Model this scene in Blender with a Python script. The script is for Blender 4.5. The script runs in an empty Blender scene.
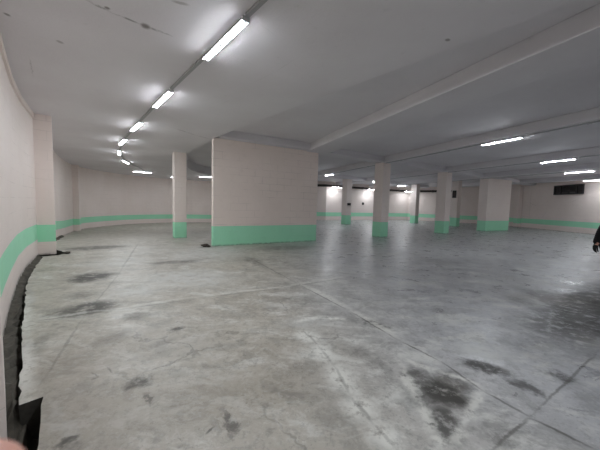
import bpy, bmesh, math, random
from mathutils import Vector, Matrix
random.seed(7)
S = bpy.context.scene
COL = S.collection
ZC = 3.65                      # underside of the low slab and of the beams
TUBE_W = 60.0; EXPO = 1.85; OUTN = 6
STAINS = {
 'dark': [(-4.01, 5.34, 0.47, 0.44, 0.83, 0.95), (-2.89, 3.74, 0.45, 0.35, 0.77, 0.9), (-3.18, 3.65, 0.24, 0.21, 0.388, 0.35), (-3.42, 4.25, 0.33, 0.24, 0.958, 0.3), (-1.41, 3.24, 0.07, 0.08, 0.0, 0.8), (-1.33, 2.21, 0.13, 0.1, 0.322, 0.75), (-1.11, 2.01, 0.12, 0.03, -0.96, 0.6), (-1.51, 2.28, 0.14, 0.03, -0.629, 0.3), (-0.47, 1.86, 0.17, 0.04, -1.134, 0.7), (-0.56, 1.79, 0.13, 0.04, -1.107, 0.3), (1.18, 2.19, 0.31, 0.26, 0.229, 1.0), (1.07, 1.85, 0.19, 0.14, -1.623, 0.9), (1.07, 2.35, 0.23, 0.13, -1.658, 0.75), (1.39, 2.31, 0.16, 0.18, -0.322, 0.7), (1.78, 2.54, 0.26, 0.13, -0.077, 0.95), (1.99, 2.3, 0.18, 0.09, -0.825, 0.85), (0.97, 2.32, 0.04, 0.06, 0.0, 0.9), (4.57, 4.31, 0.6, 2.84, -0.974, 0.95), (3.79, 3.87, 0.38, 0.46, -1.676, 0.7), (3.74, 4.62, 0.38, 0.24, -1.274, 0.5), (4.39, 4.83, 0.63, 0.45, -1.777, 0.65), (3.35, 3.77, 0.31, 0.24, -1.603, 0.8), (3.81, 3.46, 0.09, 0.1, -1.212, 0.9), (2.42, 2.46, 0.11, 0.13, -1.391, 0.8), (1.41, 1.73, 0.08, 0.09, -0.876, 0.4), (3.21, 2.96, 0.24, 0.38, -1.316, 0.35), (0.98, 3.5, 0.22, 0.13, -0.689, 0.9), (0.43, 2.09, 0.22, 0.07, -1.19, 0.5), (0.24, 2.77, 0.21, 0.07, -1.383, 0.45), (0.21, 2.71, 0.19, 0.06, -1.363, 0.45), (0.54, 1.7, 0.08, 0.04, -1.052, 0.4), (-0.5, 9.61, 1.44, 0.57, 0.507, 0.45), (-1.11, 7.14, 0.93, 0.18, -1.117, 0.4), (-3.12, 9.38, 0.27, 0.21, 0.598, 0.5), (-3.09, 6.89, 0.71, 0.2, 0.407, 0.5), (0.62, 2.79, 0.17, 0.11, -0.951, 0.25), (0.03, 4.33, 0.49, 0.24, -0.373, 0.2), (4.12, 7.82, 0.76, 0.6, -0.239, 0.3), (5.83, 8.04, 1.32, 1.03, -0.508, 0.2), (-1.46, 1.64, 0.05, 0.05, 0.644, 0.7), (-1.36, 1.61, 0.09, 0.05, 0.464, 0.4), (-2.03, 2.91, 0.21, 0.17, 0.918, 0.25), (-1.48, 2.83, 0.19, 0.12, 0.633, 0.25), (-2.63, 2.77, 0.4, 0.1, 2.159, 0.25), (-2.06, 3.56, 0.24, 0.16, 0.668, 0.35), (-6.42, 8.8, 1.04, 0.66, 0.615, 0.75), (0.83, 2.52, 0.15, 0.08, -1.438, 0.3)],
 'pale': [(2.01, 2.88, 0.36, 0.22, -0.111, 1.0), (0.16, 3.51, 0.51, 0.25, 0.322, 0.6), (0.68, 1.71, 0.09, 0.07, -1.352, 0.5), (0.72, 4.16, 0.89, 0.27, -0.849, 0.3), (1.28, 2.46, 0.21, 0.03, -1.666, 1.0), (1.03, 1.89, 0.11, 0.03, -1.661, 0.6), (0.94, 2.09, 0.26, 0.08, -1.844, 0.5), (1.31, 2.0, 0.26, 0.06, -2.275, 0.4), (0.23, 3.03, 0.44, 0.12, -1.458, 0.45), (-2.72, 8.44, 1.26, 1.77, -0.135, 0.75), (-2.15, 5.45, 1.1, 0.84, -0.036, 0.8), (-4.36, 6.73, 0.87, 0.74, 0.412, 0.6), (-2.67, 4.62, 0.63, 0.48, 0.478, 0.6), (-1.6, 1.8, 0.3, 0.04, -0.69, 0.5), (-0.27, 4.09, 0.32, 0.18, -0.322, 0.4), (-4.58, 8.51, 1.3, 1.02, 0.867, 0.3), (-2.52, 2.49, 0.81, 0.05, 2.313, 0.6), (-3.95, 4.03, 0.94, 0.05, 2.289, 0.5), (-1.23, 2.84, 0.55, 0.33, -0.127, 0.2), (4.34, 5.94, 1.1, 0.76, -0.611, 0.25), (7.81, 8.29, 1.04, 0.99, -0.145, 0.3), (1.82, 3.74, 0.47, 0.21, -0.435, 0.3)],
 'warm': [(-0.88, 2.02, 1.13, 0.45, 0.26, 0.35), (-1.87, 2.71, 1.08, 0.6, 0.48, 0.25), (4.65, 4.69, 0.45, 1.04, -1.526, 0.6), (-1.11, 7.14, 2.11, 0.19, -0.999, 0.0), (1.27, 2.2, 0.14, 0.26, -0.686, 0.3), (-0.28, 2.79, 0.35, 0.14, -0.502, 0.3)],
 'joint': [(-0.7, 6.48, 1.59, 0.017, -1.059, 0.75), (0.39, 4.54, 0.76, 0.017, -1.048, 0.75), (0.95, 3.49, 0.5, 0.017, -1.126, 0.75), (1.29, 2.86, 0.25, 0.017, -0.994, 0.75), (1.49, 2.44, 0.25, 0.017, -1.269, 0.75), (1.64, 2.08, 0.17, 0.017, -1.036, 0.75), (1.82, 1.8, 0.18, 0.017, -0.91, 0.75), (4.37, 3.59, 1.29, 0.015, -2.606, 0.7), (2.52, 2.46, 1.01, 0.015, -2.57, 0.7), (1.47, 1.79, 0.31, 0.015, -2.601, 0.7), (1.07, 1.54, 0.18, 0.015, -2.562, 0.7), (-2.92, 3.48, 0.47, 0.02, 0.525, 0.5), (-2.04, 4.0, 0.62, 0.02, 0.548, 0.5), (-0.94, 4.61, 0.72, 0.02, 0.46, 0.5), (0.38, 5.38, 0.91, 0.02, 0.59, 0.5), (-3.27, 4.71, 1.43, 0.018, -1.159, 0.35), (-2.38, 2.79, 0.83, 0.018, -1.099, 0.35), (-4.87, 8.09, 3.02, 0.03, -1.12, 0.4), (0.15, 3.09, 0.21, 0.018, -1.119, 0.35), (0.29, 2.73, 0.21, 0.018, -1.265, 0.35), (0.4, 2.33, 0.23, 0.018, -1.364, 0.35), (0.49, 1.97, 0.16, 0.018, -1.196, 0.35), (0.6, 1.73, 0.12, 0.018, -1.126, 0.35), (-2.78, 7.14, 0.66, 0.03, 0.672, 0.5), (-1.42, 1.63, 0.05, 0.02, 1.012, 0.7), (0.5, 1.97, 0.11, 0.02, -1.19, 0.5), (-0.56, 1.74, 0.04, 0.012, 1.107, 0.8), (-1.66, 2.38, 0.09, 0.01, -0.666, 0.6), (-1.73, 2.3, 0.07, 0.01, -0.567, 0.6), (-1.69, 2.25, 0.03, 0.01, -2.467, 0.6)],
 'rim': [(-2.96, 3.52, 0.47, 0.045, 0.535, 0.5), (-2.08, 4.06, 0.63, 0.045, 0.558, 0.5), (-0.95, 4.7, 0.74, 0.045, 0.47, 0.5), (0.39, 5.5, 0.92, 0.045, 0.598, 0.5), (-3.16, 3.25, 0.19, 0.05, 1.997, 0.5), (-3.13, 3.46, 0.11, 0.05, 0.353, 0.5), (0.12, 3.12, 0.19, 0.13, -1.045, 0.95), (0.27, 2.77, 0.21, 0.13, -1.265, 0.95), (0.38, 2.35, 0.24, 0.13, -1.352, 0.95), (0.48, 1.99, 0.16, 0.13, -1.196, 0.95), (0.59, 1.74, 0.13, 0.13, -1.144, 0.95), (0.4, 4.65, 0.79, 0.08, -1.059, 0.7), (0.97, 3.55, 0.53, 0.08, -1.134, 0.7), (0.14, 3.59, 0.19, 0.06, 0.512, 0.95), (0.46, 3.64, 0.18, 0.06, -0.238, 0.95), (-2.45, 2.42, 0.66, 0.08, 2.362, 0.8), (-3.45, 3.44, 0.85, 0.08, 2.334, 0.8), (0.98, 2.33, 0.26, 0.05, -1.672, 0.8), (0.94, 1.92, 0.18, 0.05, -1.717, 0.8), (0.92, 1.69, 0.06, 0.05, -1.406, 0.8), (1.2, 2.57, 0.16, 0.04, -0.624, 0.7), (1.45, 2.37, 0.18, 0.04, -0.722, 0.7), (1.37, 2.05, 0.3, 0.04, -2.344, 0.7), (1.07, 1.75, 0.15, 0.04, -2.332, 0.7)],
}
CEIL_LINES = [(-2.29, 3.3, 0.14, 0.02, 0.942, 0.6), (-2.1, 3.5, 0.15, 0.02, 0.712, 0.6), (-1.87, 3.7, 0.16, 0.02, 0.67, 0.6), (-3.59, 8.82, 0.4, 0.03, 1.149, 0.5), (-3.26, 9.46, 0.36, 0.03, 1.007, 0.5), (-0.69, 4.95, 0.33, 0.008, -0.785, -0.5), (-0.32, 4.54, 0.26, 0.008, -0.915, -0.5), (-0.88, 4.43, 0.29, 0.006, 0.734, -0.4), (-0.47, 3.62, 0.22, 0.008, 0.956, -0.3), (-1.7, 6.19, 0.21, 0.01, -0.873, -0.5), (-4.52, 4.81, 0.37, 0.01, 2.286, 0.3)]
CEIL_SPOTS = [(-2.23, 3.31, 0.03, 0.03, 0.322, 0.7), (-1.97, 3.62, 0.06, 0.07, 0.54, 0.7), (-3.37, 4.02, 0.04, 0.05, 0.0, 0.4), (1.82, 3.74, 0.04, 0.03, 0.464, 0.6), (-3.52, 3.47, 0.03, 0.04, 0.0, 0.6), (-1.36, 3.2, 0.09, 0.03, 0.322, 0.4)]
SLAB_EDGE = [(-1.46, 1.5), (-1.52, 1.57), (-1.7, 1.75), (-1.92, 1.99), (-1.95, 1.96), (-1.98, 1.94), (-2.26, 2.21), (-2.71, 2.66), (-3.12, 3.08), (-3.45, 3.43), (-4.01, 4.02), (-4.59, 4.62), (-5.38, 5.55), (-5.95, 6.3), (-6.53, 7.08)]



# ------------------------------------------------------------------ helpers
def lin(c):
    return tuple(((v/255)/12.92 if v/255 <= .04045 else ((v/255+.055)/1.055)**2.4) for v in c) + (1,)
def tag(o, label=None, cat=None, group=None, kind=None):
    if label: o['label'] = label
    if cat: o['category'] = cat
    if group: o['group'] = group
    if kind: o['kind'] = kind
    return o
def link(name, bm, mats, parent=None, smooth=False):
    me = bpy.data.meshes.new(name)
    bmesh.ops.recalc_face_normals(bm, faces=bm.faces[:])
    bm.to_mesh(me); bm.free()
    if smooth:
        for p in me.polygons: p.use_smooth = True
    for m in (mats if isinstance(mats, (list, tuple)) else [mats]): me.materials.append(m)
    o = bpy.data.objects.new(name, me); COL.objects.link(o)
    if parent: o.parent = parent
    return o
def empty(name, loc, rz=0):
    o = bpy.data.objects.new(name, None); COL.objects.link(o)
    o.location = loc; o.rotation_euler = (0, 0, rz); o.empty_display_size = .1
    return o
def copy_tree(o, parent=None):
    c = o.copy(); COL.objects.link(c)
    if parent: c.parent = parent
    for ch in list(o.children): copy_tree(ch, c)
    return c
def box(bm, x0, x1, y0, y1, z0, z1, mi=0, M=None):
    vs = [bm.verts.new((x, y, z)) for x in (x0, x1) for y in (y0, y1) for z in (z0, z1)]
    if M: 
        for v in vs: v.co = M @ v.co
    for f in ((0,1,3,2),(4,6,7,5),(0,4,5,1),(2,3,7,6),(0,2,6,4),(1,5,7,3)):
        g = bm.faces.new([vs[i] for i in f]); g.material_index = mi
    return vs
def cyl(bm, p, q, r, n=12, r2=None, mi=0):
    p, q = Vector(p), Vector(q); d = (q-p).normalized()
    a = d.orthogonal().normalized(); b = d.cross(a)
    r2 = r if r2 is None else r2
    A = [bm.verts.new(p + a*math.cos(t)*r + b*math.sin(t)*r) for t in [2*math.pi*i/n for i in range(n)]]
    B = [bm.verts.new(q + a*math.cos(t)*r2 + b*math.sin(t)*r2) for t in [2*math.pi*i/n for i in range(n)]]
    for i in range(n):
        f = bm.faces.new((A[i], A[(i+1)%n], B[(i+1)%n], B[i])); f.material_index = mi
    bm.faces.new(A).material_index = mi; bm.faces.new(B).material_index = mi
def ss(t):
    t = max(0, min(1, t)); return t*t*(3-2*t)
def sink(x, y):                # the slab falls gently towards the far left corner
    return .56*ss((-.5*x+.87*y-9.5)/12.5)*ss((2-x)/10)

# ------------------------------------------------------------------ materials
class NT:
    def __init__(s, name, rough=.7, spec=.5):
        s.m = bpy.data.materials.new(name); s.m.use_nodes = True
        s.t = s.m.node_tree; s.n = s.t.nodes; s.l = s.t.links
        s.b = s.n['Principled BSDF']; s.b.inputs['Roughness'].default_value = rough
        s.b.inputs['Specular IOR Level'].default_value = spec
        s.pos = s.n.new('ShaderNodeNewGeometry').outputs['Position']
        s.uv = None
    def UV(s):
        if not s.uv: s.uv = s.n.new('ShaderNodeUVMap').outputs[0]
        return s.uv
    def put(s, sock, v):
        if hasattr(v, 'links') or hasattr(v, 'is_output'): s.l.new(v, sock)
        else: sock.default_value = v
    def noise(s, scale, detail=4, rough=.5, vec=None, dist=0, out=0):
        n = s.n.new('ShaderNodeTexNoise'); s.l.new(vec or s.pos, n.inputs['Vector'])
        n.inputs['Scale'].default_value = scale; n.inputs['Detail'].default_value = detail
        n.inputs['Roughness'].default_value = rough; n.inputs['Distortion'].default_value = dist
        return n.outputs[out]
    def ramp(s, v, a, b, lo=0, hi=1):
        n = s.n.new('ShaderNodeMapRange'); n.interpolation_type = 'SMOOTHSTEP'
        s.l.new(v, n.inputs['Value'])
        for i, x in zip(('From Min', 'From Max', 'To Min', 'To Max'), (a, b, lo, hi)): n.inputs[i].default_value = x
        return n.outputs[0]
    def math(s, op, a, b=0):
        n = s.n.new('ShaderNodeMath'); n.operation = op
        s.put(n.inputs[0], a); s.put(n.inputs[1], b); return n.outputs[0]
    def mix(s, f, a, b, blend='MIX'):
        n = s.n.new('ShaderNodeMix'); n.data_type = 'RGBA'; n.blend_type = blend
        s.put(n.inputs[0], f); s.put(n.inputs[6], a); s.put(n.inputs[7], b); return n.outputs[2]
    def warp(s, vec, scale, amp, detail=3):
        n = s.noise(scale, detail, .6, vec, out=1)
        a = s.n.new('ShaderNodeVectorMath'); a.operation = 'SUBTRACT'; s.l.new(n, a.inputs[0]); a.inputs[1].default_value = (.5, .5, .5)
        b = s.n.new('ShaderNodeVectorMath'); b.operation = 'SCALE'; s.l.new(a.outputs[0], b.inputs[0]); b.inputs['Scale'].default_value = amp
        c = s.n.new('ShaderNodeVectorMath'); c.operation = 'ADD'; s.l.new(vec, c.inputs[0]); s.l.new(b.outputs[0], c.inputs[1])
        return c.outputs[0]
    def flat(s, vec):
        c = s.n.new('ShaderNodeVectorMath'); c.operation = 'MULTIPLY'; s.l.new(vec, c.inputs[0]); c.inputs[1].default_value = (1, 1, 0)
        return c.outputs[0]
    def spots(s, vec, lst, inner=.45, outer=1.15):
        """max over soft ellipses (x, y, half length, half width, angle, strength)"""
        acc = None
        for x, y, L, W, a, k in lst:
            if k == 0: continue
            m = s.n.new('ShaderNodeMapping'); m.vector_type = 'TEXTURE'
            if acc is None: s.l.new(vec, m.inputs['Vector'])
            else:      # tie each spot to the one before, so the shader works them off one by one
                t = s.n.new('ShaderNodeVectorMath'); t.operation = 'MULTIPLY_ADD'
                s.l.new(acc, t.inputs[0]); t.inputs[1].default_value = (1e-6, 1e-6, 0); s.l.new(vec, t.inputs[2]); s.l.new(t.outputs[0], m.inputs['Vector'])
            m.inputs['Location'].default_value = (x, y, 0); m.inputs['Rotation'].default_value = (0, 0, a)
            m.inputs['Scale'].default_value = (L, W, 1)
            d = s.n.new('ShaderNodeVectorMath'); d.operation = 'LENGTH'; s.l.new(m.outputs[0], d.inputs[0])
            r = s.ramp(d.outputs['Value'], inner, outer, abs(k), 0)
            acc = r if acc is None else s.math('MAXIMUM', acc, r)
        return acc
    def base(s, c): s.put(s.b.inputs['Base Color'], c); return s
    def rough(s, v): s.put(s.b.inputs['Roughness'], v); return s
    def bump(s, h, dist=.01, strength=.5):
        n = s.n.new('ShaderNodeBump'); n.inputs['Distance'].default_value = dist; n.inputs['Strength'].default_value = strength
        s.l.new(h, n.inputs['Height']); s.l.new(n.outputs[0], s.b.inputs['Normal']); return s

def plain(name, c, rough=.6, metal=0, noise=.12, scale=9):
    m = NT(name, rough); n = m.noise(scale, 4, .6)
    c = lin(c); d = tuple(v*(1-noise) for v in c[:3])+(1,); e = tuple(min(1, v*(1+noise)) for v in c[:3])+(1,)
    m.base(m.mix(n, d, e)); m.b.inputs['Metallic'].default_value = metal
    return m.m

def floor_mat():
    m = NT('worn_concrete_floor', .4, .75)
    P = m.flat(m.pos)
    big = m.noise(.35, 3, .5, P); mid = m.noise(1.7, 5, .62, P, .4); fine = m.noise(14, 6, .7, P); vf = m.noise(70, 3, .6, P)
    c = m.mix(m.ramp(mid, .32, .68), lin((148, 147, 145)), lin((186, 185, 182)))
    sx = m.n.new('ShaderNodeSeparateXYZ'); m.l.new(P, sx.inputs[0])
    # older, warmer concrete on the left, bluish power-floated pour on the right
    side = m.math('ADD', m.math('ADD', sx.outputs[0], m.math('MULTIPLY', sx.outputs[1], .18)), m.math('MULTIPLY', big, 2.0))
    right = m.ramp(side, 1.0, 4.2)
    warmc = m.mix(m.ramp(big, .35, .65), lin((184, 176, 160)), lin((170, 162, 147)))
    c = m.mix(m.math('MULTIPLY', m.math('SUBTRACT', 1.0, right), .7), c, warmc)
    c = m.mix(m.math('MULTIPLY', right, .6), c, lin((184, 186, 193)))
    # whitish scuffs, long and thin
    mp = m.n.new('ShaderNodeMapping'); m.l.new(m.warp(P, .8, .9), mp.inputs[0]); mp.inputs['Rotation'].default_value = (0, 0, .6); mp.inputs['Scale'].default_value = (1, 3.2, 1)
    sc = m.noise(1.3, 7, .72, mp.outputs[0])
    sc = m.ramp(sc, .50, .62)
    c = m.mix(m.math('MULTIPLY', sc, .55), c, lin((216, 216, 210)))
    mp2 = m.n.new('ShaderNodeMapping'); m.l.new(m.warp(P, 1.1, .7), mp2.inputs[0]); mp2.inputs['Rotation'].default_value = (0, 0, -.5); mp2.inputs['Scale'].default_value = (1, 2.4, 1); mp2.inputs['Location'].default_value = (7, 3, 0)
    dk = m.ramp(m.noise(1.0, 7, .7, mp2.outputs[0]), .54, .70)
    dk = m.math('MULTIPLY', dk, m.ramp(right, 0, 1, .5, .16))
    c = m.mix(dk, c, lin((104, 103, 97)))
    # blotches of every size: scraped, re-trowelled and patched skin of the slab
    bl = m.noise(3.1, 8, .78, m.warp(P, 2.2, .35, 4)); 
    c = m.mix(m.ramp(bl, .51, .58, 0, .3), c, lin((112, 110, 106)))
    c = m.mix(m.ramp(bl, .40, .47, .3, 0), c, lin((218, 217, 212)))
    # pits and crumbs of cement
    pt = m.noise(26, 5, .8, m.warp(P, 3, .2))
    pz = m.ramp(m.noise(1.9, 5, .7, P), .42, .58)
    c = m.mix(m.math('MULTIPLY', m.ramp(pt, .56, .66), m.math('MULTIPLY', pz, m.ramp(right, 0, 1, .5, .12))), c, lin((92, 91, 86)))
    c = m.mix(m.math('MULTIPLY', m.ramp(pt, .34, .42, 1, 0), m.math('MULTIPLY', pz, .4)), c, lin((222, 221, 216)))
    # fine speckle
    c = m.mix(m.ramp(fine, .52, .66, 0, .38), c, lin((112, 112, 108)))
    c = m.mix(m.ramp(fine, .34, .46, .3, 0), c, lin((206, 206, 202)))
    W1 = m.warp(m.warp(P, 2.6, .40, 5), 8, .12, 4); W2 = m.warp(m.warp(W1, 14, .09, 4), 45, .025, 3)
    br = m.ramp(m.noise(6, 8, .75, P), .36, .52)
    pale = m.math('MULTIPLY', m.spots(W2, STAINS['pale'], .2, 1.3), m.ramp(m.noise(6, 5, .7, P), .3, .58))
    c = m.mix(m.math('MULTIPLY', pale, .85), c, lin((202, 203, 200)))
    warm = m.spots(W1, STAINS['warm'], .2, 1.3)
    c = m.mix(warm, c, lin((138, 126, 108)))
    dark = m.math('MULTIPLY', m.spots(W2, STAINS['dark'], .35, 1.2), m.math('ADD', m.math('MULTIPLY', br, .7), .3))
    c = m.mix(m.math('MULTIPLY', dark, .95), c, lin((48, 45, 40)))
    W3 = m.warp(m.warp(P, 4, .05, 4), 22, .022, 4)
    rim = m.math('MULTIPLY', m.spots(m.warp(m.warp(P, 3, .16, 4), 14, .09, 4), STAINS['rim'], .2, 1.5), m.ramp(m.noise(11, 7, .75, P), .36, .52))
    c = m.mix(rim, c, lin((222, 221, 214)))
    jt = m.math('MULTIPLY', m.spots(W3, STAINS['joint'], .3, 1.25), m.ramp(m.noise(5, 4, .6, P), .3, .5, .45, 1))
    c = m.mix(jt, c, lin((78, 76, 70)))
    # hairline cracks
    v = m.n.new('ShaderNodeTexVoronoi'); v.feature = 'DISTANCE_TO_EDGE'; m.l.new(m.warp(P, 1.6, .8, 5), v.inputs['Vector']); v.inputs['Scale'].default_value = .55
    hl = m.math('MULTIPLY', m.ramp(v.outputs['Distance'], .002, .012, 1, 0), m.ramp(m.noise(.9, 3, .5, P), .48, .6))
    c = m.mix(m.math('MULTIPLY', hl, m.ramp(right, 0, 1, .45, .08)), c, lin((88, 86, 80)))
    m.base(c)
    r = m.ramp(m.noise(2.3, 6, .65, P, .3), .3, .7, .23, .42)
    r = m.math('ADD', r, m.math('MULTIPLY', m.math('SUBTRACT', 1.0, right), .12))
    r = m.math('ADD', r, m.math('MULTIPLY', m.math('MAXIMUM', dark, pale), .2))
    r = m.math('ADD', r, m.math('MULTIPLY', sc, .15))
    m.rough(r)
    h = m.math('ADD', m.math('MULTIPLY', mid, .8), m.math('MULTIPLY', fine, .35))
    h = m.math('ADD', h, m.math('MULTIPLY', vf, .08))
    m.bump(h, .012, .35)
    return m.m

def wall_mat(name, c1, c2, dirt=.25, block=0.0, lines=None):
    m = NT(name, .62, .35)
    uv = m.UV()
    n1 = m.noise(.6, 4, .55); n2 = m.noise(5, 5, .65); n3 = m.noise(40, 4, .6)
    c = m.mix(m.ramp(n1, .3, .7), lin(c1), lin(c2))
    d = tuple(v*.86 for v in lin(c2)[:3])+(1,)
    c = m.mix(m.ramp(n2, .56, .74, 0, dirt), c, d)
    # dirt and splashes climbing from the ground
    sp = m.n.new('ShaderNodeSeparateXYZ'); m.l.new(uv, sp.inputs[0])
    low = m.math('MULTIPLY', m.ramp(sp.outputs[1], 0, .07, .75, 0), m.ramp(m.noise(9, 5, .7), .3, .62))
    c = m.mix(low, c, lin((112, 108, 98)))
    h = m.math('ADD', m.math('MULTIPLY', n2, .5), m.math('MULTIPLY', n3, .25))
    if block:
        b = m.n.new('ShaderNodeTexBrick'); m.l.new(uv, b.inputs['Vector'])
        b.inputs['Scale'].default_value = 1.0; b.inputs['Brick Width'].default_value = .6; b.inputs['Row Height'].default_value = .25
        b.inputs['Mortar Size'].default_value = .006; b.inputs['Mortar Smooth'].default_value = .6
        b.inputs['Color1'].default_value = (0, 0, 0, 1); b.inputs['Color2'].default_value = (0, 0, 0, 1); b.inputs['Mortar'].default_value = (1, 1, 1, 1)
        mm = m.math('MULTIPLY', b.outputs['Fac'], m.ramp(m.noise(1.1, 3, .6), .42, .66))
        c = m.mix(m.math('MULTIPLY', mm, block), c, tuple(v*.62 for v in lin(c2)[:3])+(1,))
        h = m.math('SUBTRACT', h, m.math('MULTIPLY', mm, .5*block))
    if lines:
        lk = m.spots(m.warp(uv, 3, .05, 3), lines, .3, 1.2)
        c = m.mix(lk, c, lin((110, 102, 98)))
        h = m.math('SUBTRACT', h, lk)
    m.base(c); m.bump(h, .008, .35)
    return m.m

def ceil_mat():
    m = NT('grey_painted_concrete_ceiling', .75, .3)
    P = m.flat(m.pos)
    n1 = m.noise(.5, 4, .55); n2 = m.noise(6, 6, .65); n3 = m.noise(38, 4, .6)
    c = m.mix(m.ramp(n1, .3, .7), lin((228, 224, 227)), lin((236, 233, 236)))
    c = m.mix(m.ramp(n2, .60, .8, 0, .3), c, lin((196, 192, 190)))
    dark = [q for q in CEIL_LINES if q[5] > 0]; pale = [q for q in CEIL_LINES if q[5] < 0]
    W = m.warp(P, 5, .07, 4)
    k = m.math('MULTIPLY', m.spots(W, dark, .3, 1.6), m.ramp(m.noise(9, 4, .7), .35, .6))
    c = m.mix(k, c, lin((92, 88, 84)))
    c = m.mix(m.spots(m.warp(P, 9, .03, 4), CEIL_SPOTS, .4, 1.2), c, lin((96, 84, 78)))
    c = m.mix(m.spots(m.warp(P, 4, .03, 3), pale, .3, 1.2), c, lin((214, 214, 214)))
    m.base(c)
    m.bump(m.math('ADD', m.math('MULTIPLY', n2, .6), m.math('MULTIPLY', n3, .3)), .012, .4)
    return m.m

FLOOR = floor_mat()
PINK = wall_mat('pinkish_white_wall_paint', (247, 235, 229), (242, 229, 222), .3, .5, [(3.75,1.9,1.7,.012,1.571,.5), (4.1,2.05,.55,.010,-.35,.5), (7.5,2.3,.5,.01,.4,.3), (5.2,1.2,.4,.01,.9,.3)]
)
BLOCK = wall_mat('pinkish_white_blockwork_paint', (246, 232, 224), (240, 226, 217), .3, .9)
GREEN = wall_mat('mint_green_band_paint', (178, 243, 208), (170, 238, 201), .35, .25)
CEIL = ceil_mat()
METAL = plain('grey_trunking', (176, 176, 178), .5, .2)
HOUSE = plain('grey_white_lamp_housing', (196, 198, 202), .45)
CAP = plain('pale_plastic_end_cap', (216, 216, 218), .5)
DARK = plain('dark_brown_pipe', (62, 54, 50), .6, .1)
BLACKF = plain('black_window_frame', (34, 32, 33), .5)
BOXM = plain('dark_plastic_box', (40, 38, 38), .5)
SOIL = plain('dark_broken_soil', (84, 80, 72), .95, 0, .6, 18)
RUB = plain('dark_rubble', (74, 66, 60), .9, 0, .4, 40)
STEEL = plain('dull_steel', (128, 128, 128), .4, .8)
COAT = plain('black_coat_cloth', (14, 14, 16), .9, 0, .3, 60)
TROU = plain('dark_trouser_cloth', (26, 27, 32), .9, 0, .3, 60)
SHOE = plain('black_shoe_leather', (18, 16, 15), .4)
SKIN = NT('skin', .5); SKIN.base(SKIN.mix(SKIN.noise(30, 3), lin((206, 150, 134)), lin((222, 168, 152)))); SKIN.b.inputs['Subsurface Weight'].default_value = .1; SKIN = SKIN.m
HAIR = plain('dark_hair', (30, 24, 20), .6, 0, .4, 80)
NAIL = plain('pale_nail', (226, 190, 178), .3, 0, .05)
EYEW = plain('eye_white', (225, 222, 216), .3, 0, .03)
EYEB = plain('dark_iris', (36, 26, 20), .2, 0, .05)
LIPS = plain('lips', (168, 100, 92), .5, 0, .08)
GL = NT('dark_window_glass', .15, .6); GL.base(GL.mix(GL.noise(3, 4), lin((16, 15, 16)), lin((36, 34, 34)))); GL = GL.m
TUBE = bpy.data.materials.new('lit_tube'); TUBE.use_nodes = True
_b = TUBE.node_tree.nodes['Principled BSDF']
_b.inputs['Base Color'].default_value = (.9, .9, .9, 1); _b.inputs['Emission Color'].default_value = (.90, .95, 1, 1)
_b.inputs['Emission Strength'].default_value = TUBE_W

# ------------------------------------------------------------------ walls
def ribbon(name, pts, levels, mats_i, mats, thick=.2, inner_left=True, follow=True, uoff=0):
    """wall along pts; levels = heights above the local floor (last one absolute); mats_i per strip"""
    bm = bmesh.new(); uvl = bm.loops.layers.uv.new('UVMap')
    P = []
    for a, b in zip(pts, pts[1:]):
        a, b = Vector(a), Vector(b); n = max(1, int((b-a).length/.8))
        for i in range(n): P.append(a+(b-a)*i/n)
    P.append(Vector(pts[-1]))
    U = [uoff]
    for a, b in zip(P, P[1:]): U.append(U[-1]+(b-a).length)
    nrm = []
    for i in range(len(P)):
        a = P[max(0, i-1)]; b = P[min(len(P)-1, i+1)]; d = (b-a).normalized()
        nrm.append(Vector((d.y, -d.x))*(1 if inner_left else -1))
    def zz(p, k):
        h = levels[k]
        return h if k == len(levels)-1 or not follow else h - sink(p.x, p.y)
    grid = [[bm.verts.new((p.x, p.y, zz(p, k))) for k in range(len(levels))] for p in P]
    outer = [[bm.verts.new((p.x+n.x*thick, p.y+n.y*thick, z)) for z in (zz(p, 0), levels[-1])] for p, n in zip(P, nrm)]
    for i in range(len(P)-1):
        for k in range(len(levels)-1):
            f = bm.faces.new((grid[i][k], grid[i+1][k], grid[i+1][k+1], grid[i][k+1])); f.material_index = mats_i[k]
            for lp, (ii, kk) in zip(f.loops, ((i, k), (i+1, k), (i+1, k+1), (i, k+1))):
                lp[uvl].uv = (U[ii], levels[kk])
        bm.faces.new((outer[i][0], outer[i+1][0], outer[i+1][1], outer[i][1]))
        bm.faces.new((grid[i][-1], grid[i+1][-1], outer[i+1][1], outer[i][1]))
        bm.faces.new((grid[i][0], grid[i+1][0], outer[i+1][0], outer[i][0]))
    for i in (0, -1):
        f = bm.faces.new(grid[i]+[outer[i][1], outer[i][0]])
    o = link(name, bm, mats)
    tag(o, kind='structure')
    return o
LV = [-1.0, 0, .42, .82, ZC+.62]
LV = [-.9, .42, .82, ZC+.75]; MI = [0, 1, 0]
WL = [(-2.75,-6.2), (-2.35,-1), (-1.95,.7), (-1.73,1.585), (-2.25,2.07), (-2.95,2.68), (-3.65,3.42), (-4.28,4.10), (-5.22,5.14), (-6.04,6.14), (-6.85,7.26), (-8.0,8.6), (-9.3,10.3), (-10.7,12.15), (-12.2,14.2), (-13.6,16.3), (-14.55,18.0), (-15.0,19.6), (-15.1,21.6), (-14.8,23.6), (-14.0,25.4), (-12.7,26.9), (-10.8,28.0)]
WB = [WL[-1], (-8.0,28.7), (-3,28.7), (2.6,28.5), (9.2,32.3), (13.0,34.0), (17.2,30.2), (19.85,28.2)]
WR = [WB[-1], (19.95,25), (20.1,18), (20.3,-6.2)]
WF = [WR[-1], WL[0]]
ribbon('wall_left', WL[:6], [-.9, ZC+.75], [0], [PINK, GREEN], inner_left=False)
ribbon('wall_left', WL[5:], LV, MI, [PINK, GREEN], inner_left=False, uoff=11.0)
ribbon('wall_back', WB, LV, MI, [PINK, GREEN], inner_left=False)
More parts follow.
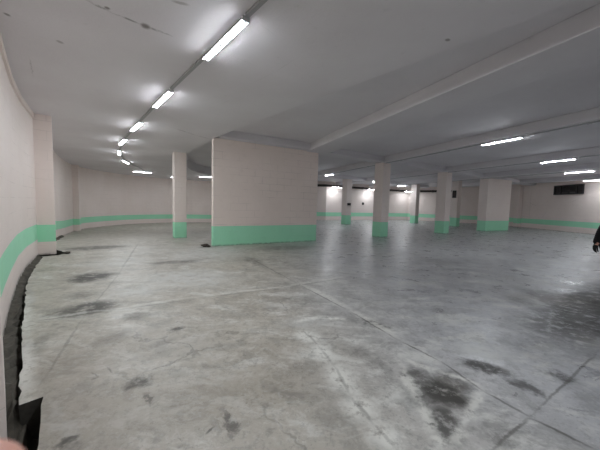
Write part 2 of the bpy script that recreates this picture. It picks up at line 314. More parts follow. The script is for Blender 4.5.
WY0, WY1, WZ0, WZ1 = 19.95, 22.25, 2.80, 3.52
bmw = ribbon('wall_right', WR, LV, MI, [PINK, GREEN], inner_left=False)
ribbon('wall_front', WF, LV, MI, [PINK, GREEN], inner_left=False)
# thin ledge left by the formwork along the top of the near left wall
bm = bmesh.new()
led = WL[3:11]
for a, b in zip(led, led[1:]):
    a, b = Vector(a), Vector(b); d = (b-a); L = d.length; an = math.atan2(d.y, d.x)
    box(bm, -.01, L+.01, -.035, .02, ZC-.13, ZC-.005, 0, Matrix.Translation((a.x, a.y, 0)) @ Matrix.Rotation(an, 4, 'Z'))
tag(link('trim_1', bm, plain('pinkish_white_ledge', (240, 228, 222), .7, 0, .05, 3)), kind='structure')

# ------------------------------------------------------------------ floor with the broken gap along the left wall
def rough_line(pts, step, amp):
    out = []
    for a, b in zip(pts, pts[1:]):
        a, b = Vector(a), Vector(b); n = max(1, int((b-a).length/step)); d = (b-a).normalized(); q = Vector((-d.y, d.x))
        for i in range(n): out.append(a+(b-a)*i/n + q*random.gauss(0, amp)*(i > 0))
    out.append(Vector(pts[-1])); return out
edge = SLAB_EDGE[1:]
edge = [(-1.30,1.30), (-1.50,1.52), (-1.70,1.77), (-1.91,2.02), (-2.00,1.925), (-2.28,2.21), (-2.71,2.66), (-3.12,3.08), (-3.45,3.43), (-4.01,4.02), (-4.59,4.62), (-5.38,5.55), (-5.95,6.27), (-6.50,7.02)]
e2 = [(-6.62,7.10), (-6.40,7.36), (-6.47,7.74), (-6.78,7.92), (-7.55,8.45), (-8.6,9.75), (-9.3,10.6)]
outer = [(-9.6,10.6)] + [(x-.12, y+.02) for x, y in WL[13:18]] + [(-15.2,21.6), (-14.9,23.7), (-14.05,25.5), (-12.8,27.0), (-10.8,28.1), (-8,28.8), (-3,28.8), (2.6,28.6), (9.2,32.4), (13,34.1), (17.3,30.3), (19.95,28.25), (20.05,25), (20.2,18), (20.4,-6.3), (-2.85,-6.3), (-2.45,-1), (-2.05,.68), (-1.45,1.05)]
line = rough_line(edge, .09, .008) + rough_line(e2, .12, .012)
bm = bmesh.new()
vs = [bm.verts.new((p.x, p.y, 0)) for p in line] + [bm.verts.new((x, y, 0)) for x, y in outer]
bm.faces.new(vs)
bmesh.ops.triangulate(bm, faces=bm.faces[:])
for ax, rng in ((0, range(-16, 4)), (1, range(6, 34))):
    for k in rng:
        no = Vector((1, 0, 0)) if ax == 0 else Vector((0, 1, 0))
        bmesh.ops.bisect_plane(bm, geom=bm.verts[:]+bm.edges[:]+bm.faces[:], plane_co=no*k, plane_no=no, dist=1e-5)
bmesh.ops.recalc_face_normals(bm, faces=bm.faces[:])
if sum(f.normal.z for f in bm.faces) < 0: bmesh.ops.reverse_faces(bm, faces=bm.faces[:])
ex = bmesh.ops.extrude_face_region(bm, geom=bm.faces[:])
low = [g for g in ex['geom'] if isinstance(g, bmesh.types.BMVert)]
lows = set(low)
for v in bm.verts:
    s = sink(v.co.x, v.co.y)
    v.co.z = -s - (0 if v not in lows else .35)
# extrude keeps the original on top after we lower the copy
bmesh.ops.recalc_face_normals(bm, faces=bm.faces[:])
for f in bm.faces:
    if f.normal.z < .5: f.material_index = 1  # slab sides and underside coloured dark, painting in the shade of the gap
tag(link('floor', bm, [FLOOR, plain('broken_slab_edge_painted_shade', (62, 60, 55), .95, 0, .5, 25)]), kind='structure')

# bottom of the gap: dark broken ground
bm = bmesh.new()
far = [Vector((x-.0, y)) for x, y in WL[1:15]]
def lerp_line(pts, t):
    ds = [0]
    for a, b in zip(pts, pts[1:]): ds.append(ds[-1]+(Vector(b)-Vector(a)).length)
    s = t*ds[-1]
    for i in range(len(pts)-1):
        if s <= ds[i+1] or i == len(pts)-2:
            k = (s-ds[i])/(ds[i+1]-ds[i]); return Vector(pts[i]).lerp(Vector(pts[i+1]), min(1, k))
inner = [(-1.0,.4), (-1.2,1.2), (-1.6,1.75), (-2.5,2.7), (-3.1,3.4), (-3.7,4.05), (-4.3,4.7), (-5.1,5.7), (-5.7,6.5), (-6.1,7.2), (-6.2,8.0), (-7.3,8.8), (-8.8,10.6), (-10.4,12.6), (-12,14.6)]
wl2 = [(-2.3,-.4)] + WL[2:15]
N = 170; rows = []
for i in range(N+1):
    a = lerp_line(wl2, i/N); b = lerp_line(inner, i/N)
    row = []
    for j in range(9):
        p = a.lerp(b, j/8)
        dp = ss((2.1-p.y)/.35)*.2
        row.append(bm.verts.new((p.x-.05*(j == 0), p.y, -dp-sink(p.x, p.y)*.8+random.gauss(0, .022)-.012*math.sin(i*.5)-(.0, .03, .06, .13, .22, .27, .29, .29, .29)[j])))
    rows.append(row)
for i in range(N):
    for j in range(8): bm.faces.new((rows[i][j], rows[i+1][j], rows[i+1][j+1], rows[i][j+1]))
tag(link('gap_soil', bm, SOIL, smooth=False), 'dark broken soil in the open gap between floor and left wall', 'soil', kind='stuff')

# ------------------------------------------------------------------ ceiling
def prism(name, poly, z0, z1, mat, kind='structure'):
    bm = bmesh.new()
    A = [bm.verts.new((x, y, z0)) for x, y in poly]; B = [bm.verts.new((x, y, z1)) for x, y in poly]
    bm.faces.new(A); bm.faces.new(B)
    n = len(poly)
    for i in range(n): bm.faces.new((A[i], A[(i+1)%n], B[(i+1)%n], B[i]))
    bmesh.ops.triangulate(bm, faces=[f for f in bm.faces if len(f.verts) > 4])
    o = link(name, bm, mat); tag(o, kind=kind); return o
def nu(n, u):     # beam grid -> world
    return (.93*n-.37*u, .37*n+.93*u)
E1 = Vector((.86, .51)); E2 = Vector((-.51, .86))
BL = Vector((-2.98, 9.57))             # left foot of the block wall
HI = ZC+.28; HOLE = ZC+.58
lowpoly = [(-2.9,-6.4), (-2.5,-1), (-2.1,.68), (-1.85,1.57), (-2.3,1.98), (-3.0,2.66), (-3.75,3.42), (-4.4,4.15), (-5.4,5.24), (-6.2,6.24), (-7.0,7.36)] + \
          [(x-.15, y+.05) for x, y in WL[11:18]] + [(-15.25,21.7), (-15,23.8), (-14.1,25.5), (-12.8,27.1), (-10.8,28.15), (-8,28.85), (-6.6,28.85),
           (-5.2,24.3), (-6.1,23.6), (-6.9,22.6), (-7.35,21.5), (-7.5,20.2), (-7.35,18.6), (-6.95,17.0), (-6.4,15.6), (-5.75,14.3), (-5.30,13.1), (-4.35,11.45), (-3.12,9.98),
           (-2.98,9.57), (-1.79,8.18), (.0,6.15), (1.48,4.49), (2.78,3.01), (4.6,.6), (6.6,-2.2), (9.6,-6.4)]
prism('ceiling', lowpoly, ZC, HOLE+.35, CEIL)
ringR = [(9.6,-6.4), (6.6,-2.2), (4.6,.6), (2.78,3.01), (1.48,4.49), (0,6.15), (-1.79,8.18), (-2.98,9.57), (-2.9,9.9), (.7,12.0), (-4.6,25.5), (-5.6,28.8), (-3,28.8), (2.6,28.6), (9.2,32.4), (13,34.1), (17.3,30.3), (19.95,28.25), (20.05,25), (20.2,18), (20.4,-6.3)]
prism('ceiling', ringR, HI, HOLE+.35, CEIL)
hole = [(-6.6,28.85), (-5.2,24.3), (-6.1,23.6), (-6.9,22.6), (-7.35,21.5), (-7.5,20.2), (-7.35,18.6), (-6.95,17.0), (-6.4,15.6), (-5.75,14.3), (-5.30,13.1), (-4.35,11.45), (-3.12,9.98), (-2.9,9.9), (.7,12.0), (-4.6,25.5), (-5.6,28.8)]
prism('ceiling', hole, HOLE, HOLE+.35, CEIL)

def beam(n0, n1, u0, u1, label, z=ZC):
    poly = [nu(n0, u0), nu(n1, u0), nu(n1, u1), nu(n0, u1)]
    o = prism('ceiling_beam', poly, z, HI-.002, CEIL, None)
    bv = o.modifiers.new('bevel', 'BEVEL'); bv.width = .012; bv.segments = 2
    tag(o, label, 'beam', kind='structure')
    return o
beam(4.43, 5.35, -7.6, 11.0, 'widest looking ceiling beam, running from overhead right to the right end of the block wall')
beam(4.43, 5.35, 11.3, 27.0, 'ceiling beam continuing behind the right end of the block wall')
beam(8.75, 9.55, -9.0, 25.8, 'ceiling beam over the nearest square column, with lamps hung along it')
beam(14.0, 14.85, -11.5, 28.5, 'ceiling beam over the second square column from the left of the right hand row')
beam(18.35, 19.2, -10, 26, 'ceiling beam just before the wide pillar on the right')
beam(24.2, 25.0, -6, 20.5, 'last ceiling beam before the far right wall with the window')
def cross(p, q, w0, w1, label, z=ZC+.03):
    p, q = Vector(p), Vector(q); d = (q-p).normalized(); k = Vector((-d.y, d.x))
    poly = [tuple(v) for v in (p-k*w0, q-k*w0, q+k*w1, p+k*w1)]
    o = prism('ceiling_beam', poly, z, HI-.004, CEIL, None); tag(o, label, 'beam', kind='structure'); return o
cross((-2.9,9.75), (.9,12.0), .42, .3, 'short cross beam running along the top of the block wall')
cross((.9,12.0), (4.05,14.1), .30, .3, 'cross beam between the block wall and the nearest square column')
cross((4.05,14.1), (8.6,17.0), .30, .3, 'cross beam between the two nearest square columns')
cross((8.6,17.0), (20.0,24.4), .30, .3, 'cross beam from the second square column to the right wall')
cross((-2.5,18.5), (13.3,30.0), .30, .3, 'far cross beam above the small columns near the back wall')

# ------------------------------------------------------------------ columns, block wall, pillar
def post(name, poly, z0, bands, z1, mats, label, cat, group=None, bev=.012):
    """upright prism with painted bands; bands = [(top height, material index)...]"""
    bm = bmesh.new(); uvl = bm.loops.layers.uv.new('UVMap')
    cx = sum(p[0] for p in poly)/len(poly); cy = sum(p[1] for p in poly)/len(poly)
    hs = [z0]+[z0+b[0] for b in bands]+[z1]; mi = [b[1] for b in bands]+[0]
    n = len(poly); rings = []
    for k, h in enumerate(hs):
        rings.append([bm.verts.new((x-cx, y-cy, h-z0)) for x, y in poly])
    U = [0]
    for i in range(n): U.append(U[-1]+math.dist(poly[i], poly[(i+1)%n]))
    for k in range(len(hs)-1):
        for i in range(n):
            j = (i+1)%n
            f = bm.faces.new((rings[k][i], rings[k][j], rings[k+1][j], rings[k+1][i])); f.material_index = mi[k]
            for lp, (u, h) in zip(f.loops, ((U[i], hs[k]), (U[i+1], hs[k]), (U[i+1], hs[k+1]), (U[i], hs[k+1]))): lp[uvl].uv = (u, h-z0)
    bm.faces.new(rings[0]); bm.faces.new(rings[-1])
    o = link(name, bm, mats); o.location = (cx, cy, z0)
    if bev:
        b = o.modifiers.new('bevel', 'BEVEL'); b.width = bev; b.segments = 2; b.limit_method = 'ANGLE'
    tag(o, label, cat, group)
    return o
def rect(c, a, b, e1):
    e1 = Vector(e1).normalized(); e2 = Vector((-e1.y, e1.x)); c = Vector(c)
    return [tuple(c+e1*sx*a/2+e2*sy*b/2) for sx, sy in ((-1,-1), (1,-1), (1,1), (-1,1))]
CE = (.83, .56)
PG = [PINK, GREEN]
def column(c, a, label, h=.72, top=None):
    z = -sink(*c)
    return post('square_column', rect(c, a, a, CE), z, [(h, 1)], top or ZC+.01, PG, label, 'column')
column((-5.44,12.62), .50, 'lone square column with mint green foot, left of the block wall')
column((4.05,14.12), .54, 'large square column with mint green foot, first to the right of the block wall\'s nearest small one', .76)
column((3.78,23.1), .56, 'small distant square column with a dark box on it, seen just right of the block wall', .76, HI)
column((8.62,17.0), .58, 'square column with mint green foot, next nearest after the large one right of the block wall', .76)
column((11.15,27.4), .56, 'most distant square column, between the two bigger columns in front of the back wall', .76, HI)
column((13.3,24.1), .56, 'distant square column half hidden behind the second big one, left of the wide pillar', .76, HI)
for o in [x for x in COL.objects if x.name.startswith('square_column')]: pass
# the block wall
p0 = BL; p1 = Vector((.69,11.74)); d = (p1-p0).normalized(); k = Vector((-d.y, d.x))
post('block_wall', [tuple(p0), tuple(p1), tuple(p1+k*.24), tuple(p0+k*.24)], 0, [(.69, 1)], ZC+.03, [BLOCK, GREEN],
     'freestanding pinkish block wall with mint green foot in the middle of the hall', 'wall', bev=.008)
# wide pillar
p0 = Vector((12.82,19.34)); p1 = Vector((15.4,20.66)); d = (p1-p0).normalized(); k = Vector((-.56,.83))
post('wide_pillar', [tuple(p0), tuple(p1), tuple(p1+k*.55), tuple(p0+k*.55)], 0, [(.74, 1)], ZC+.03, [PINK, GREEN],
     'wide rectangular pillar with mint green foot, in front of the right wall', 'pillar')
# pilasters on the walls
def pilaster(foot, along, normal, w, proj, label):
    foot = Vector(foot); a = Vector(along).normalized(); n = Vector(normal).normalized()
    poly = [tuple(foot), tuple(foot+n*proj), tuple(foot+n*proj+a*w), tuple(foot+a*w)]
    poly = [tuple(foot-n*.05), tuple(foot+n*proj), tuple(foot+n*proj+a*w), tuple(foot+a*w-n*.05)]
    z = -sink(*foot)
    return post('pilaster', poly, z, [(.35 if z > -.1 else .42, 0), (.80, 1)], ZC+.01, PG, label, 'pilaster')
pilaster((-6.86,7.28), (-.66,.75), (.78,.62), .5, .36, 'big pilaster on the near left wall beside the floor gap')
pilaster((-14.42,17.75), (-.5,.87), (.87,.5), .5, .32, 'pilaster far down the left wall where it bends')
pilaster((19.95,25.3), (0,1), (-1,0), .5, .32, 'pilaster on the far right wall, left of the window')

# ------------------------------------------------------------------ right wall window (dark, high up)
W = 19.99
fr = None
bm = bmesh.new()
t = .07
box(bm, W-.07, W+.03, WY0, WY1, WZ0, WZ0+t); box(bm, W-.07, W+.03, WY0, WY1, WZ1-t, WZ1)
box(bm, W-.07, W+.03, WY0, WY0+t, WZ0+t, WZ1-t); box(bm, W-.07, W+.03, WY1-t, WY1, WZ0+t, WZ1-t)
for y in (WY0+.5, WY1-.55): box(bm, W-.06, W+.03, y-.03, y+.03, WZ0+t, WZ1-t)
win = link('window_1', bm, BLACKF); tag(win, kind='structure')
for a, b in ((WY0+t, WY0+.47), (WY0+.53, WY1-.58), (WY1-.52, WY1-t)):
    bm = bmesh.new(); box(bm, W-.02, W+.0, a, b, WZ0+t, WZ1-t); link('pane', bm, GL, win)
bm = bmesh.new()
for y0, y1 in ((WY0+.6, WY0+1.0), (WY0+1.1, WY1-.7), (WY1-.5, WY1-.2)): box(bm, W-.055, W-.03, y0, y1, WZ0+t, WZ0+t+.12)
link('lower_rail', bm, plain('dusty_grey_rail', (70, 68, 68), .8), win)

# ------------------------------------------------------------------ lamps
def make_lamp():
    r = empty('tube_lamp', (0, 0, 0))
    bm = bmesh.new(); box(bm, -.60, .60, -.020, .020, -.046, -.030); box(bm, -.60, .60, -.010, .010, -.078, -.046); box(bm, -.45, -.40, -.015, .015, -.030, 0); box(bm, .40, .45, -.015, .015, -.030, 0)
    h = link('housing', bm, HOUSE, r)
    for s in (-1, 1):
        bm = bmesh.new(); cyl(bm, (-.575, s*.030, -.066), (.575, s*.030, -.066), .012, 20)
        bm.normal_update(); bmesh.ops.recalc_face_normals(bm, faces=bm.faces[:])
        for f in bm.faces:            # lamp body closed on top, light leaves its lower and outer side
            if f.normal.z > -.35 or abs(f.normal.x) > .9: f.material_index = 1
        link('tube', bm, [TUBE, CAP], r, True)
    for s in (-1, 1):
        bm = bmesh.new(); box(bm, s*.59-.012, s*.59+.012, -.044, .044, -.080, -.03); link('end_cap', bm, CAP, r)
    return r
L0 = make_lamp()
LG1 = 'tube lamps in the curving row along the left'
lamps = [ # x, y, angle, ceiling height, label
 (-1.06,3.80,-.868, ZC, 'nearest and largest lit tube lamp, overhead on the left'),
 (-2.90,5.93,-.86, ZC, 'second lit tube lamp of the left row, counted from the nearest'),
 (-4.73,8.13,-.85, ZC, 'third lit tube lamp of the left row, counted from the nearest'),
 (-6.46,10.25,-.87, ZC, 'fourth lit tube lamp of the left row, where the row begins to bend'),
 (-8.10,12.60,-1.0, ZC, 'fifth lit tube lamp of the left row, at its leftmost bend'),
 (-9.65,15.55,-1.25, ZC, 'sixth lit tube lamp of the left row, just past the bend'),
 (-11.65,20.75,.50, ZC, 'far lit tube lamp turned sideways at the end of the left row'),
 (-10.55,24.2,.5, ZC, 'tiny far lit tube lamp peeping out left of the lone square column'),
 (-7.80,23.3,.1, ZC, 'lit tube lamp seen between the lone square column and the block wall'),
 (*nu(8.9,17.2),1.95, ZC, 'far lit tube lamp right beside the top of the block wall\'s right edge'),
 (*nu(8.85,5.85),1.95, ZC, 'nearest lit tube lamp of the right part, on the beam before the wide pillar'),
 (*nu(14.15,7.0),1.95, ZC, 'second lit tube lamp from the near right, on the next beam'),
 (*nu(14.4,19.3),1.95, ZC, 'tiny far lit tube lamp peeping out left of the large square column\'s top'),
 (*nu(18.95,8.4),1.95, ZC, 'lit tube lamp on the third beam, above the dark window'),
 (*nu(19.0,21.6),1.95, ZC, 'far lit tube lamp between the two largest square columns, above the most distant one'),
 (19.05,18.35,1.85, ZC, 'lit tube lamp against the right wall at the photo edge, right of the dark window'),
]
rows_out = [(.90,1.55,-.868), (2.85,-.7,-.868), (*nu(8.9,-6),1.95), (*nu(14.2,-5.5),1.95), (*nu(19,-4.5),1.95), (15.9,5.2,1.95), (8.5,-3.5,.4), (-1.0,-3.0,.4), (14,-3,.4)]
def put(o, x, y, a, z, label, group=None):
    o.location = (x, y, z); o.rotation_euler = (0, 0, a); tag(o, label, 'lamp', group)
for i, (x, y, a, z, lb) in enumerate(lamps):
    put(L0 if i == 0 else copy_tree(L0), x, y, a, z, lb)
def lampdrop(x, y, a, z, lb): put(copy_tree(L0), x, y, a, z, lb)
for x, y, a in rows_out[:OUTN]:
    put(copy_tree(L0), x, y, a, ZC if a > 0 or y < 3 else HI, 'lit tube lamp behind the viewer, outside the photo', 'lamps outside the photo')
# lamps on the back wall below the pipe
for (x, y, a, lb) in ((3.35,28.72,.52,'lit tube lamp on the back wall nearest the block wall'), (7.45,31.06,.52,'lit tube lamp in the middle of the back wall, left of the large square column'), (12.3,33.2,.42,'lit tube lamp on the back wall, right of the large square column')):
    put(copy_tree(L0), x+.52*math.sin(a), y-.52*math.cos(a), a, 3.42, lb)

# ------------------------------------------------------------------ cable trunking along the lamp rows
def trunk(pts, w, label, z=ZC, clips=True):
    P = [Vector(p) for p in pts]
    r = empty('cable_trunking', (P[0].x, P[0].y, z))
    base = r.location.copy()
    bm = bmesh.new()
    for a, b in zip(P, P[1:]):
        d = b-a; L = d.length; M = Matrix.Translation((a.x-base.x, a.y-base.y, 0)) @ Matrix.Rotation(math.atan2(d.y, d.x), 4, 'Z')
        box(bm, -.01, L+.01, -w/2, w/2, -w*.7, -.002, 0, M)
    link('duct', bm, METAL, r)
    if clips:
        for a, b in zip(P, P[1:]):
            d = b-a; L = d.length
            n = max(1, int(L/2.4))
            for i in range(n):
                bm = bmesh.new(); q = a+d*(i+.5)/n
                box(bm, -.04, .04, -w*.8, w*.8, -w*.95, -.001, 0, Matrix.Translation((q.x-base.x, q.y-base.y, 0)) @ Matrix.Rotation(math.atan2(d.y, d.x), 4, 'Z'))
                link('clip', bm, METAL, r)
    tag(r, label, 'cable trunking')
def gap_pts(a, b, cut=.62):
    a, b = Vector(a), Vector(b); d = (b-a).normalized(); return [tuple(a+d*cut), tuple(b-d*cut)]
row1 = [(lamps[i][0], lamps[i][1]) for i in range(6)]
names = ['first', 'second', 'third', 'fourth', 'fifth']
for i in range(5):
    trunk(gap_pts(row1[i], row1[i+1]), .05, 'grey cable trunking between the %s and next lamp of the left row' % names[i], clips=False)
trunk(gap_pts((.9,1.55), row1[0]), .05, 'grey cable trunking overhead before the nearest lamp', clips=False)
trunk([(-9.85,16.2), (-10.6,18.6), (-11.2,20.3)], .05, 'grey cable trunking from the bend to the sideways far lamp', clips=False)
trunk([nu(8.9, 16.5), nu(8.9, 6.5)], .04, 'thin dark cable run on the first lamp beam, over the large square column')
trunk([nu(8.9, 5.15), nu(8.9, -5.3)], .04, 'thin dark cable run from the nearest right lamp to the right photo edge')
trunk([nu(14.15, 18.6), nu(14.15, 7.7)], .04, 'thin dark cable run on the second lamp beam, over the second square column')
trunk([nu(14.15, 6.3), nu(14.15, -4.8)], .04, 'thin dark cable run right of the second near lamp')
trunk([nu(18.9, 20.9), nu(18.9, 9.1)], .04, 'thin cable run on the third lamp beam before the wide pillar')

# ------------------------------------------------------------------ pipe along the back wall, boxes
r = empty('drain_pipe', (.5, 28.4, 3.55))
pp = [(-2.5,28.38,3.5), (2.5,28.15,3.5), (9.2,31.95,3.46), (12.8,33.55,3.44)]
bm = bmesh.new(); b0 = Vector((.5,28.4,3.55))
for a, b in zip(pp, pp[1:]): cyl(bm, Vector(a)-b0, Vector(b)-b0, .11, 14)
link('pipe', bm, DARK, r)
for a, b in zip(pp, pp[1:]):
    a, b = Vector(a), Vector(b); n = int((b-a).length/2)+1
    for i in range(n):
        p = a.lerp(b, (i+.5)/n)-b0; q = (b-a).normalized()*.05
        bm = bmesh.new(); cyl(bm, p-q, p+q, .135, 14); link('coupling', bm, DARK, r)
tag(r, 'dark pipe running under the ceiling along the back wall', 'pipe')
r = empty('drain_pipe', (15, 32, 3.5)); b0 = Vector((15, 32, 3.5))
bm = bmesh.new(); cyl(bm, Vector((13.2,33.5,3.44))-b0, Vector((16.9,30.2,3.44))-b0, .11, 14); link('pipe', bm, DARK, r)
bm = bmesh.new(); cyl(bm, Vector((14.9,31.98,3.44))-b0, Vector((15.0,31.9,3.44))-b0, .135, 14); link('coupling', bm, DARK, r)
tag(r, 'dark pipe under the ceiling beyond the far corner of the back wall', 'pipe')
def ebox(c, w, h, dp, rz, label, cat='box'):
    r = empty('junction_box', c, rz)
    bm = bmesh.new(); box(bm, -w/2, w/2, -dp, 0, -h/2, h/2); o = link('case', bm, BOXM, r)
    b = o.modifiers.new('bevel', 'BEVEL'); b.width = .012; b.segments = 2
    bm = bmesh.new(); box(bm, -w*.36, w*.36, -dp-.008, -dp, -h*.3, h*.3); link('lid', bm, DARK, r)
    tag(r, label, cat)
ce = math.atan2(.56, .83)
c = Vector((3.78,23.1)) - Vector((-.56,.83))*.28 - Vector(CE)*.02
ebox((c.x, c.y, 1.66), .34, .20, .08, ce, 'small dark box on the distant column just right of the block wall')
ebox((6.85,30.97,1.82), .26, .26, .08, .515, 'small dark box on the back wall, left of the large square column')
c = Vector((13.3,24.1)) - Vector(CE)*.28
ebox((c.x, c.y, 2.75), .30, .62, .08, ce-math.pi/2, 'dark upright box high on the half hidden distant column')

# ------------------------------------------------------------------ rubble at the foot of the block wall
def lump(loc, r, sq, seed, label):
    rnd = random.Random(seed); bm = bmesh.new(); bmesh.ops.create_icosphere(bm, subdivisions=2, radius=r)
    zs = []
    for v in bm.verts:
        v.co *= 1+rnd.uniform(-.22, .22); v.co.z *= sq; v.co.x *= 1.3
    mn = min(v.co.z for v in bm.verts)
    for v in bm.verts: v.co.z -= mn
    o = link('rubble_lump', bm, RUB); o.location = loc; o.rotation_euler = (0, 0, rnd.uniform(0, 6)); tag(o, label, 'rubble')
lump((-3.22,9.45,-.004), .10, .55, 3, 'larger dark lump of rubble at the left foot of the block wall')
lump((-3.05,9.34,-.004), .055, .6, 5, 'smaller dark lump of rubble beside the larger one at the block wall')
lump((-6.36,7.60,-.004), .07, .5, 9, 'dark lump of rubble by the foot of the near left pilaster')

# ------------------------------------------------------------------ person at the right edge
def skin(name, verts, edges, radii, mat, parent, sub=2, root=0):
    me = bpy.data.meshes.new(name); me.from_pydata([tuple(v) for v in verts], edges, []); me.materials.append(mat)
    o = bpy.data.objects.new(name, me); COL.objects.link(o)
    if parent: o.parent = parent
    sk = o.modifiers.new('skin', 'SKIN'); sk.use_smooth_shade = True
    if not me.skin_vertices: return o
    for i, (v, r) in enumerate(zip(me.skin_vertices[0].data, radii)):
        v.radius = (r, r) if not isinstance(r, tuple) else r; v.use_root = (i == root)
    s = o.modifiers.new('sub', 'SUBSURF'); s.levels = sub; s.render_levels = sub
    return o
def ball(bm, c, r, sc=(1, 1, 1), seg=20, fn=None):
    g = bmesh.ops.create_uvsphere(bm, u_segments=seg, v_segments=seg//2+2, radius=1)
    for v in g['verts']:
        p = Vector((v.co.x*sc[0]*r, v.co.y*sc[1]*r, v.co.z*sc[2]*r))
        if fn: p = fn(p)
        v.co = p+Vector(c)
def hand_verts(wrist, down, side, fwd, s=1.0):
    """palm and five bent fingers; down = towards fingertips, side = towards the thumb, fwd = palm normal"""
    V = [wrist, wrist+down*.035*s, wrist+down*.075*s]; E = [(0, 1), (1, 2)]; R = [(.024*s, .024*s), (.032*s, .020*s), (.034*s, .018*s)]
    for off, ln, st in ((.030, .072, .0), (.010, .082, .004), (-.010, .076, .0), (-.028, .060, -.006)):
        b = wrist+down*(.085+st)*s+side*off*s
        a = b+down*ln*.45*s+fwd*.012*s; c = a+down*ln*.32*s+fwd*.018*s; d = c+down*ln*.23*s+fwd*.018*s
        k = len(V); V += [b, a, c, d]; E += [(2, k), (k, k+1), (k+1, k+2), (k+2, k+3)]; R += [.0105*s, .009*s, .0085*s, .0075*s]
    k = len(V)
    V += [wrist+down*.03*s+side*.030*s+fwd*.008*s, wrist+down*.062*s+side*.052*s+fwd*.020*s, wrist+down*.088*s+side*.058*s+fwd*.028*s]
    E += [(1, k), (k, k+1), (k+1, k+2)]; R += [.013*s, .0105*s, .0085*s]
    return V, E, R
PX, PY = 5.69, 5.00
per = empty('person', (PX, PY, 0), math.radians(8))
tag(per, 'person in black coat and black gloves, cut off at the right photo edge', 'person')
V = lambda *a: Vector(a)
# local frame: faces -Y, its right hand towards -X
verts = [V(0,0,.95), V(0,0,1.10), V(0,-.01,1.28), V(0,0,1.42), V(0,0,1.50), V(0,-.01,1.57),
         V(-.10,0,.90), V(-.115,-.01,.50), V(-.12,.02,.09), V(-.125,-.13,.04),
         V(.10,0,.90), V(.115,-.01,.50), V(.12,.02,.09), V(.125,-.13,.04),
         V(-.18,0,1.40), V(-.35,.0,1.15), V(-.49,-.05,.975),
         V(.18,0,1.40), V(.27,.0,1.12), V(.31,-.06,.88)]
edges = [(0,1),(1,2),(2,3),(3,4),(4,5),(0,6),(6,7),(7,8),(8,9),(0,10),(10,11),(11,12),(12,13),(3,14),(14,15),(15,16),(3,17),(17,18),(18,19)]
rad = [(.15,.11),(.14,.10),(.16,.11),(.10,.08),.055,.052,.085,.058,.042,.035,.085,.058,.042,.035,.055,.042,.028,.055,.042,.028]
for w, sd in ((16, 1), (19, -1)):
    dn = (verts[w]-verts[w-1]).normalized()
    fw = V(sd*1.0,0,0)-dn*dn.dot(V(sd*1.0,0,0)); fw.normalize()
    si = V(0,-1,0)-dn*dn.dot(V(0,-1,0)); si.normalize()
    hv, he, hr = hand_verts(verts[w]+dn*.01, dn, si, fw)
    gr = [tuple(q*1.12 for q in r) if isinstance(r, tuple) else r*1.13 for r in hr]
    skin('glove', [hv[0]-dn*.07]+hv, [(0, 1)]+[(a+1, c+1) for a, c in he], [gr[0]]+gr, COAT, per, 2, 1)
    k = len(verts)-1
    verts += hv[1:]; rad += hr[1:]
    mp = {0: w}; mp.update({i: k+i for i in range(1, len(hv))})
    edges += [(mp[a], mp[b]) for a, b in he]
body = skin('body', verts, edges, rad, SKIN, per, 2)
cv = [V(0,0,.80), V(0,0,.98), V(0,0,1.12), V(0,-.01,1.28), V(0,0,1.41), V(0,0,1.48), V(-.19,0,1.40), V(-.35,0,1.15), V(-.505,-.05,.95), V(.19,0,1.40), V(.27,0,1.12), V(.305,-.055,.90)]
skin('coat', cv, [(0,1),(1,2),(2,3),(3,4),(4,5),(4,6),(6,7),(7,8),(4,9),(9,10),(10,11)], [(.20,.15),(.19,.14),(.17,.13),(.19,.135),(.13,.10),.08,.085,.072,.055,.085,.068,.052], COAT, per, 2, 1)
tv = [V(0,0,.92), V(-.10,0,.86), V(-.117,-.01,.50), V(-.12,.02,.10), V(.10,0,.86), V(.117,-.01,.50), V(.12,.02,.10)]
skin('trousers', tv, [(0,1),(1,2),(2,3),(0,4),(4,5),(5,6)], [(.16,.13),.105,.078,.07,.105,.078,.07], TROU, per, 2)
for s in (-1, 1):
    bm = bmesh.new(); ball(bm, (s*.123,-.06,.055), 1, (.052,.145,.055), fn=lambda p: Vector((p.x, p.y, max(p.z, -.055)*(1 if p.y > 0 else .75)))); 
    mn = min(v.co.z for v in bm.verts)
    for v in bm.verts: v.co.z = max(v.co.z-mn, 0)
    link('shoe', bm, SHOE, per, True)
def headfn(p):
    q = p.copy()
    if q.z < 0: q.x *= 1+q.z*1.9; q.y *= 1+q.z*.7
    if q.y < 0 and abs(q.x) < .02 and -.045 < q.z < .02: q.y -= .018*(1-abs(q.x)/.02)*(1-abs(q.z+.02)/.04)
    return q
bm = bmesh.new(); ball(bm, (0,-.015,1.655), 1, (.077,.095,.118), 40, headfn)
for s in (-1, 1): ball(bm, (s*.078,.0,1.65), 1, (.012,.022,.032), 12)
ball(bm, (0,-.112,1.637), 1, (.013,.018,.022), 12)
head = link('head', bm, SKIN, per, True)
for s in (-1, 1):
    bm = bmesh.new(); ball(bm, (s*.031,-.094,1.668), .013); link('eye', bm, EYEW, head, True)
    bm = bmesh.new(); ball(bm, (s*.031,-.105,1.668), .006); link('iris', bm, EYEB, head, True)
bm = bmesh.new(); ball(bm, (0,-.093,1.602), 1, (.024,.012,.008)); link('mouth', bm, LIPS, head, True)
bm = bmesh.new(); ball(bm, (0,.008,1.678), 1, (.087,.101,.112), 28, lambda p: Vector((p.x, p.y if p.y > -.05 or p.z > .055 else -.05, max(p.z, -.06 if p.y > 0 else -.01)))); link('hair', bm, HAIR, per, True)

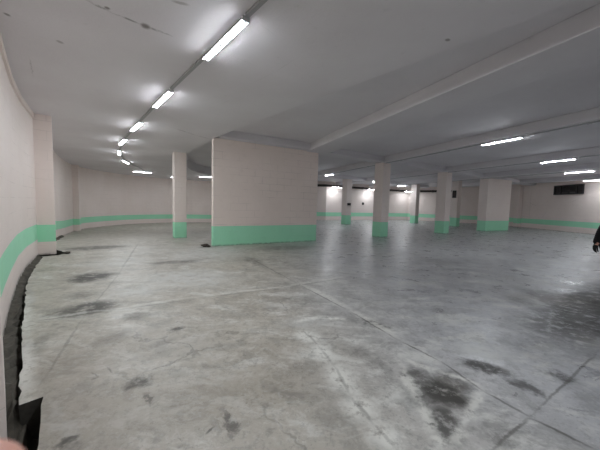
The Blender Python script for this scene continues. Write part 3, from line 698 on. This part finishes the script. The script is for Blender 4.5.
# ------------------------------------------------------------------ the photographer's hand just below the lens
_TH, _RO = math.radians(4.1), math.radians(1.5)
cR = Vector((1, 0, 0)); cF = Vector((0, math.cos(_TH), -math.sin(_TH))); cU = cR.cross(cF)
tip = Vector((0, 0, 1.5))+cF*.050-cR*.0458-cU*.0418       # fingertip, some 8 cm off the lens
D = (cR*.88+cU*.42+cF*.10).normalized(); sd = (cU*.88-cR*.42); sd = (sd-D*sd.dot(D)).normalized(); fw = D.cross(sd).normalized()
hv, he, hr = hand_verts(Vector((0, 0, 0)), D, sd, -fw)
off = tip-hv[6]
hb = tip.copy()
hand = empty('hand', tuple(hv[0]+off))
tag(hand, 'blurred pink fingertip of the photographer in the bottom left corner', 'hand')
o0 = hv[0]+off
hvv = [o0-D*.10-o0, ] + [v+off-o0 for v in hv]
skin('palm_and_fingers', hvv, [(0, 1)]+[(a+1, b+1) for a, b in he], [(.030, .024)]+hr, SKIN, hand, 2, 1)
skin('sleeve', [-D*.34, -D*.20, -D*.055], [(0, 1), (1, 2)], [.056, .048, .040], COAT, hand, 2, 0)


# ------------------------------------------------------------------ world, camera
w = bpy.data.worlds.new('hall_surroundings'); S.world = w; w.use_nodes = True
w.node_tree.nodes['Background'].inputs[0].default_value = (.05, .055, .06, 1); w.node_tree.nodes['Background'].inputs[1].default_value = 1
cam = bpy.data.cameras.new('camera'); co = bpy.data.objects.new('camera', cam); COL.objects.link(co); S.camera = co
cam.sensor_width = 36; cam.lens = 280/600*36; cam.clip_start = .01; cam.clip_end = 200
TH, RO = math.radians(4.1), math.radians(1.5)
R0 = Vector((1, 0, 0)); F0 = Vector((0, math.cos(TH), -math.sin(TH))); U0 = R0.cross(F0)
Rr = R0*math.cos(RO)+U0*math.sin(RO); Ur = U0*math.cos(RO)-R0*math.sin(RO)
co.matrix_world = Matrix(((Rr.x, Ur.x, -F0.x, 0), (Rr.y, Ur.y, -F0.y, 0), (Rr.z, Ur.z, -F0.z, 1.5), (0, 0, 0, 1)))
cam.dof.use_dof = True; cam.dof.focus_distance = 7; cam.dof.aperture_fstop = 14
S.view_settings.view_transform = 'Standard'; S.view_settings.look = 'None'; S.view_settings.gamma = 1
S.view_settings.exposure = EXPO
